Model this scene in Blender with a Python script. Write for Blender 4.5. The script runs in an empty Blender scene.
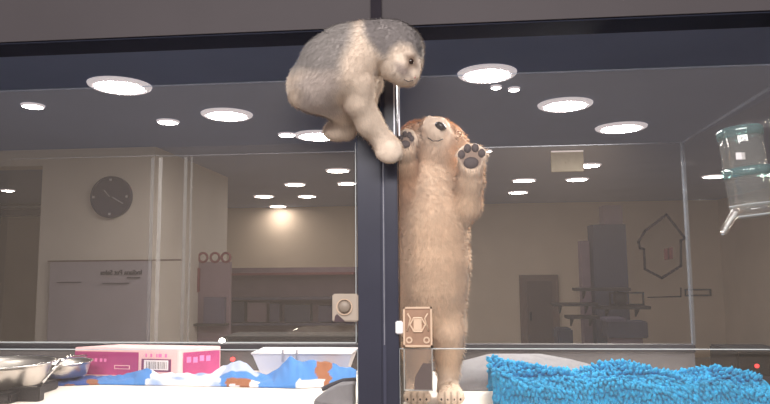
import bpy, bmesh, math, random
import numpy as np
from mathutils import Vector, Matrix
random.seed(7); RNG = np.random.default_rng(7)
S = bpy.context.scene; COL = S.collection

# ------------------------------------------------------------------ camera
FPX = 640.0
YAW, PITCH, ROLL = math.radians(5.0), math.radians(5.9), math.radians(0.5)
EYE = Vector((0, 0, 1.39))
fwd = Vector((-math.sin(YAW)*math.cos(PITCH), math.cos(YAW)*math.cos(PITCH), math.sin(PITCH)))
r0 = Vector((math.cos(YAW), math.sin(YAW), 0)); u0 = r0.cross(fwd)
rt = r0*math.cos(ROLL) - u0*math.sin(ROLL); up = u0*math.cos(ROLL) + r0*math.sin(ROLL)
cd = bpy.data.cameras.new('camera'); cam = bpy.data.objects.new('camera', cd); COL.objects.link(cam)
cd.sensor_width = 36; cd.lens = FPX/770*36; cd.clip_start = 0.02
m3 = Matrix((rt, up, -fwd)).transposed()
cam.matrix_world = Matrix.Translation(EYE) @ m3.to_4x4()
S.camera = cam
def ray(px, py): return fwd + rt*((px-385)/FPX) - up*((py-202)/FPX)
def W(px, py, Y):                       # where a sight line meets the vertical plane y = Y
    d = ray(px, py); return EYE + d*(Y/d.y)
def WZ(px, py, Z):
    d = ray(px, py); return EYE + d*((Z-EYE.z)/d.z)
def pxm(Y): return Y/FPX                # metres per pixel at depth Y
def XA(px, Y, py=268): return W(px, py, Y).x
def ZA(py, Y, px=385): return W(px, py, Y).z

# ------------------------------------------------------------------ materials
def lin(c):
    return tuple((x/255/12.92 if x/255 <= .04045 else ((x/255+.055)/1.055)**2.4) for x in c)
def mat(name, rgb, rough=.6, metal=0, var=.08, scale=30, bump=0, spec=.5):
    m = bpy.data.materials.new(name); m.use_nodes = True
    nt = m.node_tree; b = nt.nodes['Principled BSDF']
    c = lin(rgb); n = nt.nodes.new('ShaderNodeTexNoise'); n.inputs['Scale'].default_value = scale; n.inputs['Detail'].default_value = 4
    tc = nt.nodes.new('ShaderNodeTexCoord'); nt.links.new(tc.outputs['Object'], n.inputs['Vector'])
    r = nt.nodes.new('ShaderNodeValToRGB'); e = r.color_ramp.elements
    e[0].position, e[1].position = .3, .7
    e[0].color = (*[x*(1-var) for x in c], 1); e[1].color = (*[min(1, x*(1+var)) for x in c], 1)
    nt.links.new(n.outputs['Fac'], r.inputs['Fac']); nt.links.new(r.outputs['Color'], b.inputs['Base Color'])
    b.inputs['Roughness'].default_value = rough; b.inputs['Metallic'].default_value = metal
    b.inputs['Specular IOR Level'].default_value = spec
    if bump:
        bp = nt.nodes.new('ShaderNodeBump'); bp.inputs['Strength'].default_value = bump; bp.inputs['Distance'].default_value = .003
        nt.links.new(n.outputs['Fac'], bp.inputs['Height']); nt.links.new(bp.outputs['Normal'], b.inputs['Normal'])
    return m
def emit(name, rgb, strength):
    m = bpy.data.materials.new(name); m.use_nodes = True; nt = m.node_tree
    b = nt.nodes['Principled BSDF']; c = lin(rgb)
    b.inputs['Base Color'].default_value = (*c, 1); b.inputs['Emission Color'].default_value = (*c, 1)
    b.inputs['Emission Strength'].default_value = strength
    return m
def glass(name, tint, clear, haze=.6, rough=.05, veil=(200, 190, 185)):
    """see-through pane: mostly transparent, the rest a mix of diffuse veil (painted-in reflection haze) and polish"""
    m = bpy.data.materials.new(name); m.use_nodes = True; nt = m.node_tree
    nt.nodes.remove(nt.nodes['Principled BSDF']); out = nt.nodes['Material Output']
    t = nt.nodes.new('ShaderNodeBsdfTransparent'); t.inputs[0].default_value = (*lin(tint), 1)
    d = nt.nodes.new('ShaderNodeBsdfDiffuse'); 
    n = nt.nodes.new('ShaderNodeTexNoise'); n.inputs['Scale'].default_value = 3; n.inputs['Detail'].default_value = 3
    tc = nt.nodes.new('ShaderNodeTexCoord'); nt.links.new(tc.outputs['Object'], n.inputs['Vector'])
    r = nt.nodes.new('ShaderNodeValToRGB'); c = lin(veil)
    r.color_ramp.elements[0].color = (*[x*.85 for x in c], 1); r.color_ramp.elements[1].color = (*c, 1)
    nt.links.new(n.outputs['Fac'], r.inputs['Fac']); nt.links.new(r.outputs['Color'], d.inputs['Color'])
    g = nt.nodes.new('ShaderNodeBsdfGlossy'); g.inputs['Roughness'].default_value = rough
    m1 = nt.nodes.new('ShaderNodeMixShader'); m1.inputs[0].default_value = haze
    nt.links.new(g.outputs[0], m1.inputs[1]); nt.links.new(d.outputs[0], m1.inputs[2])
    m2 = nt.nodes.new('ShaderNodeMixShader'); m2.inputs[0].default_value = clear
    nt.links.new(m1.outputs[0], m2.inputs[1]); nt.links.new(t.outputs[0], m2.inputs[2])
    nt.links.new(m2.outputs[0], out.inputs['Surface'])
    return m
def vcol(name, rough=.8, sheen=0, var=.1, scale=120):
    m = bpy.data.materials.new(name); m.use_nodes = True; nt = m.node_tree; b = nt.nodes['Principled BSDF']
    a = nt.nodes.new('ShaderNodeAttribute'); a.attribute_name = 'coat'
    n = nt.nodes.new('ShaderNodeTexNoise'); n.inputs['Scale'].default_value = scale
    tc = nt.nodes.new('ShaderNodeTexCoord'); nt.links.new(tc.outputs['Object'], n.inputs['Vector'])
    mr = nt.nodes.new('ShaderNodeMapRange'); mr.inputs['To Min'].default_value = 1-var; mr.inputs['To Max'].default_value = 1+var
    nt.links.new(n.outputs['Fac'], mr.inputs['Value'])
    mx = nt.nodes.new('ShaderNodeVectorMath'); mx.operation = 'SCALE'
    nt.links.new(a.outputs['Color'], mx.inputs[0]); nt.links.new(mr.outputs['Result'], mx.inputs['Scale'])
    nt.links.new(mx.outputs[0], b.inputs['Base Color'])
    b.inputs['Roughness'].default_value = rough; b.inputs['Specular IOR Level'].default_value = .2
    b.inputs['Sheen Weight'].default_value = sheen
    return m

M = dict(
    fascia=mat('fascia_laminate', (60, 54, 57), .8, var=.05, scale=6),
    fascia_edge=mat('fascia_edge', (34, 36, 48), .9, spec=.1),
    post=mat('charcoal_post', (50, 50, 63), .35, var=.06, scale=12),
    seam=mat('seam_dark', (38, 34, 40), .9, spec=.1),
    alu=mat('pale_aluminium', (178, 178, 186), .35, .6, var=.05),
    dark_rail=mat('dark_rail', (36, 34, 40), .5),
    kick=mat('grey_kickboard', (96, 93, 96), .6),
    pen_floor=mat('white_liner', (236, 228, 222), .7, var=.03, scale=40),
    cabinet=mat('dark_cabinet', (52, 50, 56), .5),
    ceiling=mat('blue_grey_ceiling', (124, 136, 170), .8, var=.04, scale=2),
    wall=mat('warm_grey_wall', (206, 188, 170), .85, var=.05, scale=2),
    wall_l=mat('cool_grey_wall', (178, 170, 164), .85, var=.05, scale=2),
    floor=mat('grey_shop_floor', (120, 114, 108), .5, var=.15, scale=8),
    mallfloor=mat('beige_tile', (170, 160, 150), .5, var=.1, scale=5),
    rim=emit('glowing_light_rim', (224, 214, 216), .6),
    lamp=emit('lamp_glow', (255, 248, 242), 85), lamp_s=emit('small_lamp_glow', (255, 248, 242), 38),
    glass=glass('front_glass', (253, 253, 253), .955, .94, veil=(196, 188, 186)),  # veil colour paints reflected grey haze into the panes
    glass_r=glass('rear_glass', (254, 253, 251), .989, .85, veil=(200, 180, 160)),
    glass_e=glass('glass_edge', (235, 245, 245), .45, .9, veil=(225, 228, 232)),
    glass_edim=glass('glass_edge_faint', (235, 240, 245), .87, .9, veil=(190, 192, 200)),
    glass_stile=glass('glass_stile', (240, 242, 245), .82, .9, veil=(200, 196, 192)),
    glass_faint=glass('glass_stile_faint', (240, 242, 245), .92, .9, veil=(200, 198, 196)),
    acrylic=glass('clear_acrylic', (250, 247, 244), .92, .7, veil=(225, 215, 208)),
    steel=mat('brushed_steel', (215, 210, 204), .34, 1, var=.05, scale=60),
    chrome=mat('bright_chrome', (225, 225, 225), .15, 1, var=.02),
    black=mat('black_plastic', (26, 26, 31), .4),
    tray=mat('white_plastic', (232, 228, 232), .4, var=.02),
    pad=mat('pale_fleece', (118, 118, 124), .9, var=.1, scale=60, bump=.4),
    greypad=mat('grey_fleece', (128, 128, 136), .9, var=.1, scale=60, bump=.4),
    darkpad=mat('dark_binding', (44, 46, 62), .8),
    cyan=mat('turquoise_chenille', (4, 138, 188), .9, var=.3, scale=70),
    pink=mat('magenta_card', (176, 66, 122), .6, var=.12, scale=25),
    pinkpale=mat('pale_pink_card', (240, 196, 196), .6, var=.04),
    pinkmid=mat('pink_print', (240, 130, 186), .6, var=.1),
    white=mat('white_print', (244, 236, 236), .6, var=.02),
    purple=mat('purple_frame', (130, 62, 104), .6),
    barcode=mat('barcode_ink', (120, 110, 108), .6),
    teal=glass('teal_plastic', (190, 214, 214), .66, .8, veil=(130, 165, 168)),
    bottle=glass('clear_bottle', (238, 238, 236), .86, .6, veil=(205, 205, 205)),
    beigeplate=mat('beige_latch', (164, 150, 138), .5, var=.05),
    beigedark=mat('beige_latch_dark', (140, 126, 114), .5),
    tanplate=mat('tan_latch', (150, 118, 98), .55, var=.1, scale=60),
    tanlight=mat('tan_latch_raised', (206, 178, 154), .5),
    card=mat('dark_card', (72, 56, 60), .6),
    clock=mat('clock_face_navy', (12, 20, 58), .4),
    poster=mat('lilac_grey_poster', (140, 133, 142), .7, var=.05, scale=4),
    ink=mat('dark_ink', (48, 44, 54), .7),
    decal=mat('dark_decal', (26, 20, 19), .9, spec=.05),
    decalred=mat('brown_decal', (60, 36, 34), .9, spec=.05),
    brown=mat('brown_door', (112, 92, 84), .6),
    browndark=mat('brown_door_panel', (92, 76, 72), .6),
    mauve=mat('mauve_panel', (116, 98, 108), .7, var=.1, scale=6),
    plum=mat('plum_panel', (78, 72, 92), .7),
    red=mat('dusty_red', (112, 58, 64), .7),
    counter=mat('black_counter', (24, 23, 29), .75, spec=.2),
    shelf=mat('dark_shelf', (40, 33, 35), .6),
    greybox=mat('slate_box', (58, 58, 76), .6),
    sign=mat('pale_sign', (190, 180, 160), .6),
    coat=vcol('short_fur', .9, .15), furm=vcol('fur_strands', .85, .1, .14, 300),
    cloth=vcol('blanket_cloth', .9, .1, .06, 200),
    eye=mat('dark_brown_eye', (38, 24, 18), .08), nose=mat('black_nose', (34, 28, 30), .3), pads=mat('dark_paw_pad', (66, 54, 56), .7, bump=.3),
    pinknose=mat('pink_nose', (196, 140, 132), .5),
    redled=emit('red_indicator', (255, 60, 60), 3), glint_glow=emit('white_glint', (255, 250, 245), 5),
)

# ------------------------------------------------------------------ builders
def tag(o, label=None, cat=None, group=None, kind=None):
    if label: o['label'] = label
    if cat: o['category'] = cat
    if group: o['group'] = group
    if kind: o['kind'] = kind
    return o
def thing(name, label, cat, loc=(0, 0, 0), group=None):
    o = bpy.data.objects.new(name, None); o.empty_display_size = .05; COL.objects.link(o); o.location = loc
    return tag(o, label, cat, group)
def link(name, me, m, parent=None):
    o = bpy.data.objects.new(name, me); COL.objects.link(o)
    if m is not None: me.materials.append(m)
    if parent is not None:
        o.parent = parent; o.matrix_parent_inverse = Matrix.Translation(-root_loc(parent))
    return o
def root_loc(p):
    return p.location if p.parent is None else Vector((0, 0, 0))
class MB:
    """collects shapes in world coordinates into one mesh"""
    def __init__(s): s.bm = bmesh.new()
    def box(s, x0, x1, y0, y1, z0, z1, rot=None, pivot=None):
        r = bmesh.ops.create_cube(s.bm, size=1)['verts']
        for v in r:
            v.co = Vector(((x0+x1)/2+v.co.x*(x1-x0), (y0+y1)/2+v.co.y*(y1-y0), (z0+z1)/2+v.co.z*(z1-z0)))
        if rot is not None:
            p = Vector(pivot) if pivot is not None else Vector(((x0+x1)/2, (y0+y1)/2, (z0+z1)/2))
            for v in r: v.co = p + rot @ (v.co - p)
        return s
    def tube(s, pts, r, n=12, caps=True, r1=None):
        pts = [Vector(p) for p in pts]; rings = []
        N = len(pts); ref = None
        for i, p in enumerate(pts):
            t = (pts[min(i+1, N-1)] - pts[max(i-1, 0)]).normalized()
            if ref is None: ref = t.orthogonal().normalized()
            ref = (ref - t*ref.dot(t)).normalized(); b = t.cross(ref)
            rr = r if r1 is None else r + (r1-r)*i/max(1, N-1)
            if isinstance(r, (list, tuple)): rr = r[i]
            rings.append([s.bm.verts.new(p + (ref*math.cos(2*math.pi*k/n) + b*math.sin(2*math.pi*k/n))*rr) for k in range(n)])
        for a, b in zip(rings, rings[1:]):
            for k in range(n): s.bm.faces.new((a[k], a[(k+1) % n], b[(k+1) % n], b[k]))
        if caps:
            s.bm.faces.new(rings[0][::-1]); s.bm.faces.new(rings[-1])
        return s
    def lathe(s, prof, origin, axis=(0, 0, 1), n=40, closed=False):
        o = Vector(origin); q = Vector((0, 0, 1)).rotation_difference(Vector(axis)).to_matrix(); rings = []
        for r, h in prof:
            rings.append([s.bm.verts.new(o + q @ Vector((r*math.cos(2*math.pi*k/n), r*math.sin(2*math.pi*k/n), h))) for k in range(n)])
        if closed: rings.append(rings[0])
        for a, b in zip(rings, rings[1:]):
            for k in range(n): s.bm.faces.new((a[k], a[(k+1) % n], b[(k+1) % n], b[k]))
        if not closed:
            if prof[0][0] > 1e-5: s.bm.faces.new(rings[0][::-1])
            if prof[-1][0] > 1e-5: s.bm.faces.new(rings[-1])
        return s
    def ell(s, c, rad, rot=None, sub=2):
        r = bmesh.ops.create_icosphere(s.bm, subdivisions=sub, radius=1)['verts']
        for v in r:
            p = Vector((v.co.x*rad[0], v.co.y*rad[1], v.co.z*rad[2]))
            v.co = Vector(c) + (rot @ p if rot is not None else p)
        return s
    def prism(s, pts, depth):
        """polygon of points (world), pushed by vector depth"""
        d = Vector(depth); a = [s.bm.verts.new(Vector(p)) for p in pts]; b = [s.bm.verts.new(Vector(p)+d) for p in pts]
        s.bm.faces.new(a); s.bm.faces.new(b[::-1]); n = len(a)
        for k in range(n): s.bm.faces.new((a[k], b[k], b[(k+1) % n], a[(k+1) % n]))
        return s
    def build(s, name, m, parent=None, smooth=False, bevel=0):
        bmesh.ops.recalc_face_normals(s.bm, faces=s.bm.faces)
        if bevel: bmesh.ops.bevel(s.bm, geom=list(s.bm.edges), offset=bevel, segments=2, affect='EDGES', clamp_overlap=True)
        me = bpy.data.meshes.new(name); s.bm.to_mesh(me); s.bm.free()
        if smooth:
            me.polygons.foreach_set('use_smooth', [True]*len(me.polygons))
        return link(name, me, m, parent)
def structure(o): return tag(o, kind='structure')

# ------------------------------------------------------------------ key places
YF = 1.30                     # front glass
YR = 1.80                     # rear glass
ZFL = ZA(400, 1.42, 450)      # pen floor
ZTOP = ZA(78, YF, 385)        # top of the front glass
XP0, XP1 = XA(357.5, 1.275, 250), XA(398, 1.275, 250)   # post
XL, XR = XA(-150, YF), XA(768, 1.33, 80)
ZFAS = ZA(27, 1.28, 385)
ZC = 2.4

# ------------------------------------------------------------------ shop room behind
YBACK = 10.3
XW0 = XA(-60, 5.0); XW1 = XA(152, 5.0); XWO = XA(38, 5.0)
XRW = XA(722, YBACK)
structure(MB().box(-7.5, XRW+.2, 1.9, YBACK+.2, -.05, 0).build('floor', M['floor']))
structure(MB().box(-7.5, XRW+.2, 1.36, YBACK+.2, ZC, ZC+.1).build('ceiling', M['ceiling']))
structure(MB().box(-7.5, XRW+.2, YBACK, YBACK+.15, 0, ZC).build('wall_back', M['wall']))
structure(MB().box(XRW, XRW+.15, 1.36, YBACK, 0, ZC).build('wall_right', M['wall']))
structure(MB().box(-7.65, -7.5, 1.36, YBACK, 0, ZC).build('wall_left', M['wall_l']))
yr = 6.8
structure(MB().box(XWO, XW1, 5.0, 5.2, 0, ZC).box(-7.5, XWO, 5.0, 5.2, ZA(166, 5.0, 20), ZC).box(XW1-.2, XW1, 5.2, yr, 0, ZC).build('wall_front_partition', M['wall_l']))
structure(MB().box(-7.5, 6, -3, 1.9, -.05, 0).build('floor_walkway', M['mallfloor']))
structure(MB().box(XW1-2.2, XW1-.4, YBACK-.06, YBACK, .0, ZA(283, YBACK, 20)).build('baseboard_back', M['plum']))

# shutter box seen through the left opening
t = thing('roller_shutter', 'dark roller shutter housing seen through opening at far left edge', 'shutter', (XA(12, 9), 9, ZA(214, 9, 10)))
x0, x1 = XA(-60, 9), XA(44, 9)
MB().box(x0, x1, 8.95, 9.15, ZA(216, 9, 10), ZA(205, 9, 10)).build('housing', M['greybox'], t)
MB().box(x0, x1, 8.92, 8.95, ZA(209, 9, 10), ZA(206.5, 9, 10)).build('rail', M['alu'], t)
for gx in (x0, x1-.05): MB().box(gx, gx+.05, 8.95, 9.05, 0, ZA(216, 9, 10)).build('guide', M['greybox'], t)

# wall clock
c = W(111, 197, 4.97)
t = thing('wall_clock', 'round dark navy clock on the grey wall above the poster', 'clock', c)
rr = 22*pxm(4.97)
MB().lathe([(0, 0), (rr*.93, 0), (rr*.95, .012), (rr, .012), (rr, -.03), (0, -.03)], c, (0, -1, 0)).build('case', M['clock'], t)
def hand(px0, py0, px1, py1, w, nm='hand'):
    a, b = W(px0, py0, 4.95), W(px1, py1, 4.95); d = (b-a).normalized(); n = Vector((-d.z, 0, d.x))*w
    return MB().prism([a-n, b-n, b+n, a+n], (0, -.004, 0)).build(nm, M['alu'], t)
hand(112, 197, 123, 203.5, .004); hand(110, 197, 104, 190, .003)
for k in range(12):
    a = k*math.pi/6; p = c + Vector((math.sin(a)*rr*.82, -.014, math.cos(a)*rr*.82))
    if k in (0, 3, 6, 9):
        MB().box(p.x-.009, p.x+.009, p.y-.003, p.y, p.z-.009, p.z+.009).build('hour_mark', M['alu'], t)

# poster with mirrored lettering
pa, pb = W(50, 262, 4.96), W(148, 347, 4.96)
t = thing('wall_poster', 'lilac grey poster with mirrored heading below the clock', 'poster', ((pa.x+pb.x)/2, 4.98, pb.z))
MB().box(pa.x, pb.x, 4.965, 4.99, pb.z-.3, pa.z).build('sheet', M['poster'], t)
MB().box(pa.x-.02, pb.x+.25, 4.96, 4.985, pa.z, pa.z+.012).build('top_rail', M['browndark'], t)
def text(name, s, size, loc, m, parent, mirror=False, bold=.0, d=.002, align='CENTER'):
    cu = bpy.data.curves.new(name, 'FONT'); cu.body = s; cu.size = size; cu.extrude = d; cu.offset = bold; cu.align_x = align
    o = bpy.data.objects.new(name, cu); COL.objects.link(o)
    dg = bpy.context.evaluated_depsgraph_get(); me = bpy.data.meshes.new_from_object(o.evaluated_get(dg))
    bpy.data.objects.remove(o)
    R = Matrix.Rotation(math.pi/2, 4, 'X')
    if mirror: R = R @ Matrix.Scale(-1, 4, (1, 0, 0))
    me.transform(Matrix.Translation(loc) @ R)
    if mirror: me.flip_normals()
    return link(name, me, m, parent)
text('lettering', 'Indiana Pet Sales', .052, W(121, 274.5, 4.955), M['ink'], t, True, .0012)
def rule(px0, px1, py, h, nm='small_print'):
    a, b = W(px0, py, 4.955), W(px1, py, 4.955)
    MB().box(a.x, b.x, 4.953, 4.962, a.z-h, a.z).build(nm, M['ink'], t)
rule(127, 140, 277.2, .008); rule(102, 129, 283, .006); rule(57, 81, 282, .006)

# left merchandise stand with red rings
Yg = 6.0
def G(px, py): return W(px, py, Yg)
a, b = G(180, 262), G(229, 345)
t = thing('ring_display', 'mauve display board with a row of dusty red rings on top', 'display', ((a.x+b.x)/2, Yg, 0))
MB().box(a.x, b.x, Yg, Yg+.05, 0, a.z).build('backing_board', M['mauve'], t)
p, q = G(206, 297), G(226, 323); MB().box(p.x, q.x, Yg-.06, Yg, q.z, p.z).build('dark_panel', M['plum'], t)
p, q = G(180, 323), G(229, 325); MB().box(p.x, q.x, Yg-.1, Yg, q.z, p.z).build('ledge', M['shelf'], t)
for px in (190, 203, 215, 226):
    p = G(px, 257.5); R_ = 4.6*pxm(Yg)
    MB().lathe([(R_+.012*math.cos(s), .012*math.sin(s)) for s in [2*math.pi*k/10 for k in range(10)]], p, (0, -1, 0), 24, True).build('ring', M['red'], t, True)
p, q = G(187, 268), G(200, 292); MB().box(p.x, q.x, Yg-.03, Yg, q.z, p.z).build('hanging_pack', M['red'], t)

# low gondola against the beige wall
Yg = 8.0
a, b = G(232, 268), G(356, 345)
t = thing('shop_gondola', 'long low mauve shelving run below the beige back wall', 'shelving', ((a.x+b.x)/2, Yg, 0))
MB().box(a.x, b.x, Yg, Yg+.4, 0, a.z).build('carcass', M['mauve'], t)
for py in (273, 297, 322):
    p = G(232, py); MB().box(a.x, b.x, Yg-.18, Yg, p.z-.03, p.z).build('shelf_board', M['plum' if py > 290 else 'red'], t)
for k, px in enumerate((240, 262, 276, 300, 330)):
    p = G(px, 301); w_ = (.1, .14, .08, .16, .12)[k]
    MB().box(p.x-w_, p.x+w_, Yg-.15, Yg, G(px, 321).z, p.z-.03*k*.4).build('stock_box', M[('greybox', 'mauve', 'plum', 'greybox', 'plum')[k]], t)

# black counter behind the left pen, with a crinkled clear bag
Yk = 2.2
a, b = W(228, 336, Yk), W(356, 344, Yk)
t = thing('service_counter', 'black counter close behind the left enclosure glass', 'counter', ((a.x+b.x)/2, Yk+.07, 0))
zk = a.z
MB().box(a.x, b.x+.05, Yk, Yk+.13, 0, zk-.02).build('carcass', M['counter'], t)
MB().box(a.x-.01, b.x+.06, Yk-.015, Yk+.14, zk-.02, zk).build('top', M['counter'], t)
zc_ = zk
bm_ = MB(); rb = random.Random(3)
xa, xb = W(286, 330, Yk).x, W(354, 320, Yk).x
nx = 14; rows = []
for j, (yy, hh) in enumerate(((0.01, 0), (0.03, .6), (0.06, 1), (0.095, .7), (0.12, 0))):
    rows.append([bm_.bm.verts.new((xa+(xb-xa)*i/nx, Yk+yy+rb.uniform(-.012, .012), zc_+.001+hh*(.018+.026*i/nx+rb.uniform(-.006, .006)))) for i in range(nx+1)])
for r1_, r2_ in zip(rows, rows[1:]):
    for i in range(nx): bm_.bm.faces.new((r1_[i], r1_[i+1], r2_[i+1], r2_[i]))
tag(bm_.build('plastic_bag', M['acrylic']), 'crinkled clear plastic bag lying on the black counter', 'bag')

# right back area: door, tall stand, shelves, box
Yb = YBACK-.02
def B(px, py, Y=Yb): return W(px, py, Y)
a, b = B(519, 275), B(560, 345)
t = structure(MB().box(a.x, b.x, Yb-.06, Yb, 0, a.z).build('door_1', M['brown']))
p = B(526, 281); q = B(553, 345); MB().box(p.x, q.x, Yb-.08, Yb-.06, .1, p.z).build('door_panel', M['browndark'], t)
p = B(529, 320); MB().box(p.x, p.x+.03, Yb-.12, Yb-.08, p.z, p.z+.14).build('door_handle', M['shelf'], t)
def stand(name, label, cat, boxes, Y, m, d=.35, px=600):
    t = thing(name, label, cat, (XA(px, Y), Y+d/2, 0))
    return t
Ys = 8.6
t = thing('display_stand', 'tall slate grey stepped display stand against the right back wall', 'stand', (B(612, 300, Ys).x, Ys+.2, 0))
for nm, (x0_, y0_, x1_, y1_), mm in (('tall_panel', (606, 204, 628, 260), 'mauve'), ('body', (594, 224, 632, 320), 'greybox'), ('side_panel', (584, 240, 596, 320), 'mauve')):
    p, q = B(x0_, y0_, Ys), B(x1_, y1_, Ys)
    MB().box(p.x, q.x, Ys+(.15 if nm == 'tall_panel' else .02*len(nm)), Ys+.4, q.z if nm == 'tall_panel' else 0, p.z).build(nm, M[mm], t)
Ysh = 8.2
for k, (x0_, x1_, py, lab) in enumerate(((574, 628, 288, 'widest and topmost dark shelf in front of the slate display stand'), (552, 596, 303, 'short dark shelf left of the slate display stand, above another'), (566, 598, 315.5, 'lowest short dark shelf left of the slate display stand'), (598, 648, 306, 'long dark shelf directly above the slate blue box'))):
    p, q = B(x0_, py, Ysh), B(x1_, py, Ysh)
    t = thing('floating_shelf', lab, 'shelf', ((p.x+q.x)/2, Ysh, p.z), 'dark shelves at the back of the shop')
    MB().box(p.x, q.x, Ysh-.12, Ysh+.12, p.z-.035, p.z).build('board', M['shelf'], t)
    for f_ in (.2, .8):
        xx = p.x+(q.x-p.x)*f_
        MB().prism([(xx-.01, Ysh+.12, p.z-.035), (xx-.01, Ysh+.12, p.z-.14), (xx-.01, Ysh-.05, p.z-.035)], (.02, 0, 0)).build('bracket', M['shelf'], t)
def hollow(p, q, Y, w, m, name, parent=None):
    x0_, x1_, z0_, z1_ = p.x, q.x, q.z, p.z
    return MB().box(x0_, x1_, Y, Y+.02, z1_-w, z1_).box(x0_, x1_, Y, Y+.02, z0_, z0_+w).box(x0_, x0_+w, Y, Y+.02, z0_+w, z1_-w).box(x1_-w, x1_, Y, Y+.02, z0_+w, z1_-w).build(name, m, parent)
p, q = B(611, 292.5, Ysh), B(647, 306, Ysh); q.z = B(598, 306, Ysh).z+.001
tag(hollow(p, q, Ysh+.09, .02, M['shelf'], 'wire_stand'), 'thin dark rectangular wire stand on the long shelf', 'stand')
p = B(620, 294, Ysh); tag(MB().lathe([(.05, 0), (.09, .07), (.075, .15), (.05, .17)], (p.x, Ysh, B(598, 306, Ysh).z+.001), n=24).build('dark_pot', M['shelf'], None, True), 'small dark pot standing on the long shelf inside the frame', 'pot')
t = thing('slate_crate', 'slate blue box on the floor stand below the shelves', 'box', (B(622, 335, 8.0).x, 8.0, 0))
p, q = B(602, 320, 8.0), B(642, 336, 8.0)
MB().box(p.x, q.x, 7.75, 8.02, q.z, p.z).build('body', M['greybox'], t, bevel=.01)
MB().box(p.x-.02, q.x-.25, 7.73, 8.03, p.z, p.z+.04).build('lid', M['plum'], t)
MB().box(p.x+.05, q.x-.05, 7.8, 7.98, 0, q.z).build('plinth', M['mauve'], t)
p, q = B(556, 328, 8.4), B(572, 345, 8.4)
tag(MB().box(p.x, q.x, 8.3, 8.6, 0, p.z).build('floor_bin', M['greybox'], None, bevel=.02), 'small slate bin beside the brown door', 'bin')
p, q = B(685, 289, YBACK-.03), B(712, 296, YBACK-.03)
tag(hollow(p, q, YBACK-.021, .022, M['shelf'], 'wire_rack'), 'small dark rectangular rack on the wall right of the house drawing', 'rack')
p, q = W(737, 352, 4.0), W(800, 380, 4.0)
t = thing('side_cabinet', 'dark low cabinet with a red light at the far right edge', 'cabinet', ((p.x+q.x)/2, 4.2, 0))
MB().box(p.x, q.x, 4.0, 4.4, 0, p.z).build('carcass', M['counter'], t, bevel=.01)
MB().box(p.x+.03, q.x-.03, 3.99, 4.0, .1, p.z-.14).build('door', M['greybox'], t)
c = W(757, 366, 3.99); MB().ell(c, (.013, .006, .012)).build('red_light', M['redled'], t, True)
# pale hanging sign
p, q = W(551, 151, 5.55), W(584, 171, 5.55)
t = thing('hanging_sign', 'pale square sign panel hanging from the shop ceiling', 'sign', ((p.x+q.x)/2, 5.57, q.z))
MB().box(p.x, q.x, 5.55, 5.58, q.z, min(p.z, ZC-.002)).build('panel', M['sign'], t)
zz = min(p.z, ZC-.002); MB().box(p.x, q.x, 5.545, 5.55, zz-.012, zz).build('top_edge', M['rim'], t)
c = W(566, 162, 5.545); MB().ell(c, (.012, .005, .012)).build('boss', M['sign'], t)

# ------------------------------------------------------------------ ceiling lights
BIG = [(120, 85, 61, 'large ceiling light nearest the top left corner'), (227, 114, 51, 'large ceiling light left of the kitten, second from the left'), (318, 135, 48, 'large ceiling light half hidden by the kitten\'s hind foot'),
       (487, 73, 59, 'largest ceiling light right of the kitten\'s face'), (565, 104, 54, 'large ceiling light in the middle of the right hand row'), (621, 127, 50, 'large ceiling light above the house drawing, last in the right row')]
SMALL = [(33, 105, 22, 'small ceiling light at the far left beside the largest left one'), (168, 121, 22, 'small ceiling light between the two large left lights'), (287, 134, 18, 'small ceiling light just left of the kitten\'s foot'),
         (338, 170, 25, 'uppermost of the small ceiling lights left of the post'), (347, 183, 20, 'small ceiling light closest to the left of the dark post'), (295, 184, 22, 'small ceiling light above its two neighbours over the beige back wall'),
         (307, 196, 19, 'small ceiling light below and right of another, left of the post'), (264, 196, 21, 'leftmost small ceiling light over the beige back wall'), (278, 206, 18, 'lowest small ceiling light over the beige back wall'),
         (588, 165, 26, 'small ceiling light overlapping the pale hanging sign corner'), (577, 179, 23, 'small ceiling light directly below the pale hanging sign'), (524, 180, 24, 'upper of the two small ceiling lights right of the raised puppy paw'),
         (518, 192, 20, 'lower of the two small ceiling lights right of the raised puppy paw'), (489, 150, 6, 'tiniest ceiling spot, right beside the raised puppy paw'), (714, 176, 23, 'small ceiling light just left of the water bottle'), (766, 174, 18, 'small ceiling light seen behind the water bottle at right edge'),
         (496, 86, 11, 'tiny ceiling spot under the largest right light, left of a pair'), (514, 88, 12, 'tiny ceiling spot under the largest right light, right of a pair'), (8, 190, 13, 'small ceiling light seen through the opening at the left edge')]
def disc_light(px, py, w, lab, big):
    c = WZ(px, py, ZC); dep = (c-EYE).dot(fwd); R_ = w/2*dep/FPX
    t = thing('ceiling_light', lab, 'ceiling light', c, 'round downlights in the shop ceiling')
    ri = R_*.76 if big else R_*.86
    hh = .018 if big else .014
    MB().lathe([(ri, 0), (ri, -hh), (R_*.9, -hh*.95), (R_*.98, -hh*.5), (R_, 0)], c, n=40, closed=True).build('trim_ring', M['rim'], t, True)
    MB().lathe([(0, -hh-.006), (ri*.7, -hh-.003), (ri, -hh+.002), (ri, -.001), (0, -.001)], c, n=32).build('diffuser', M['lamp' if big else 'lamp_s'], t)
for a in BIG: disc_light(*a, True)
for a in SMALL: disc_light(*a, False)

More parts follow.
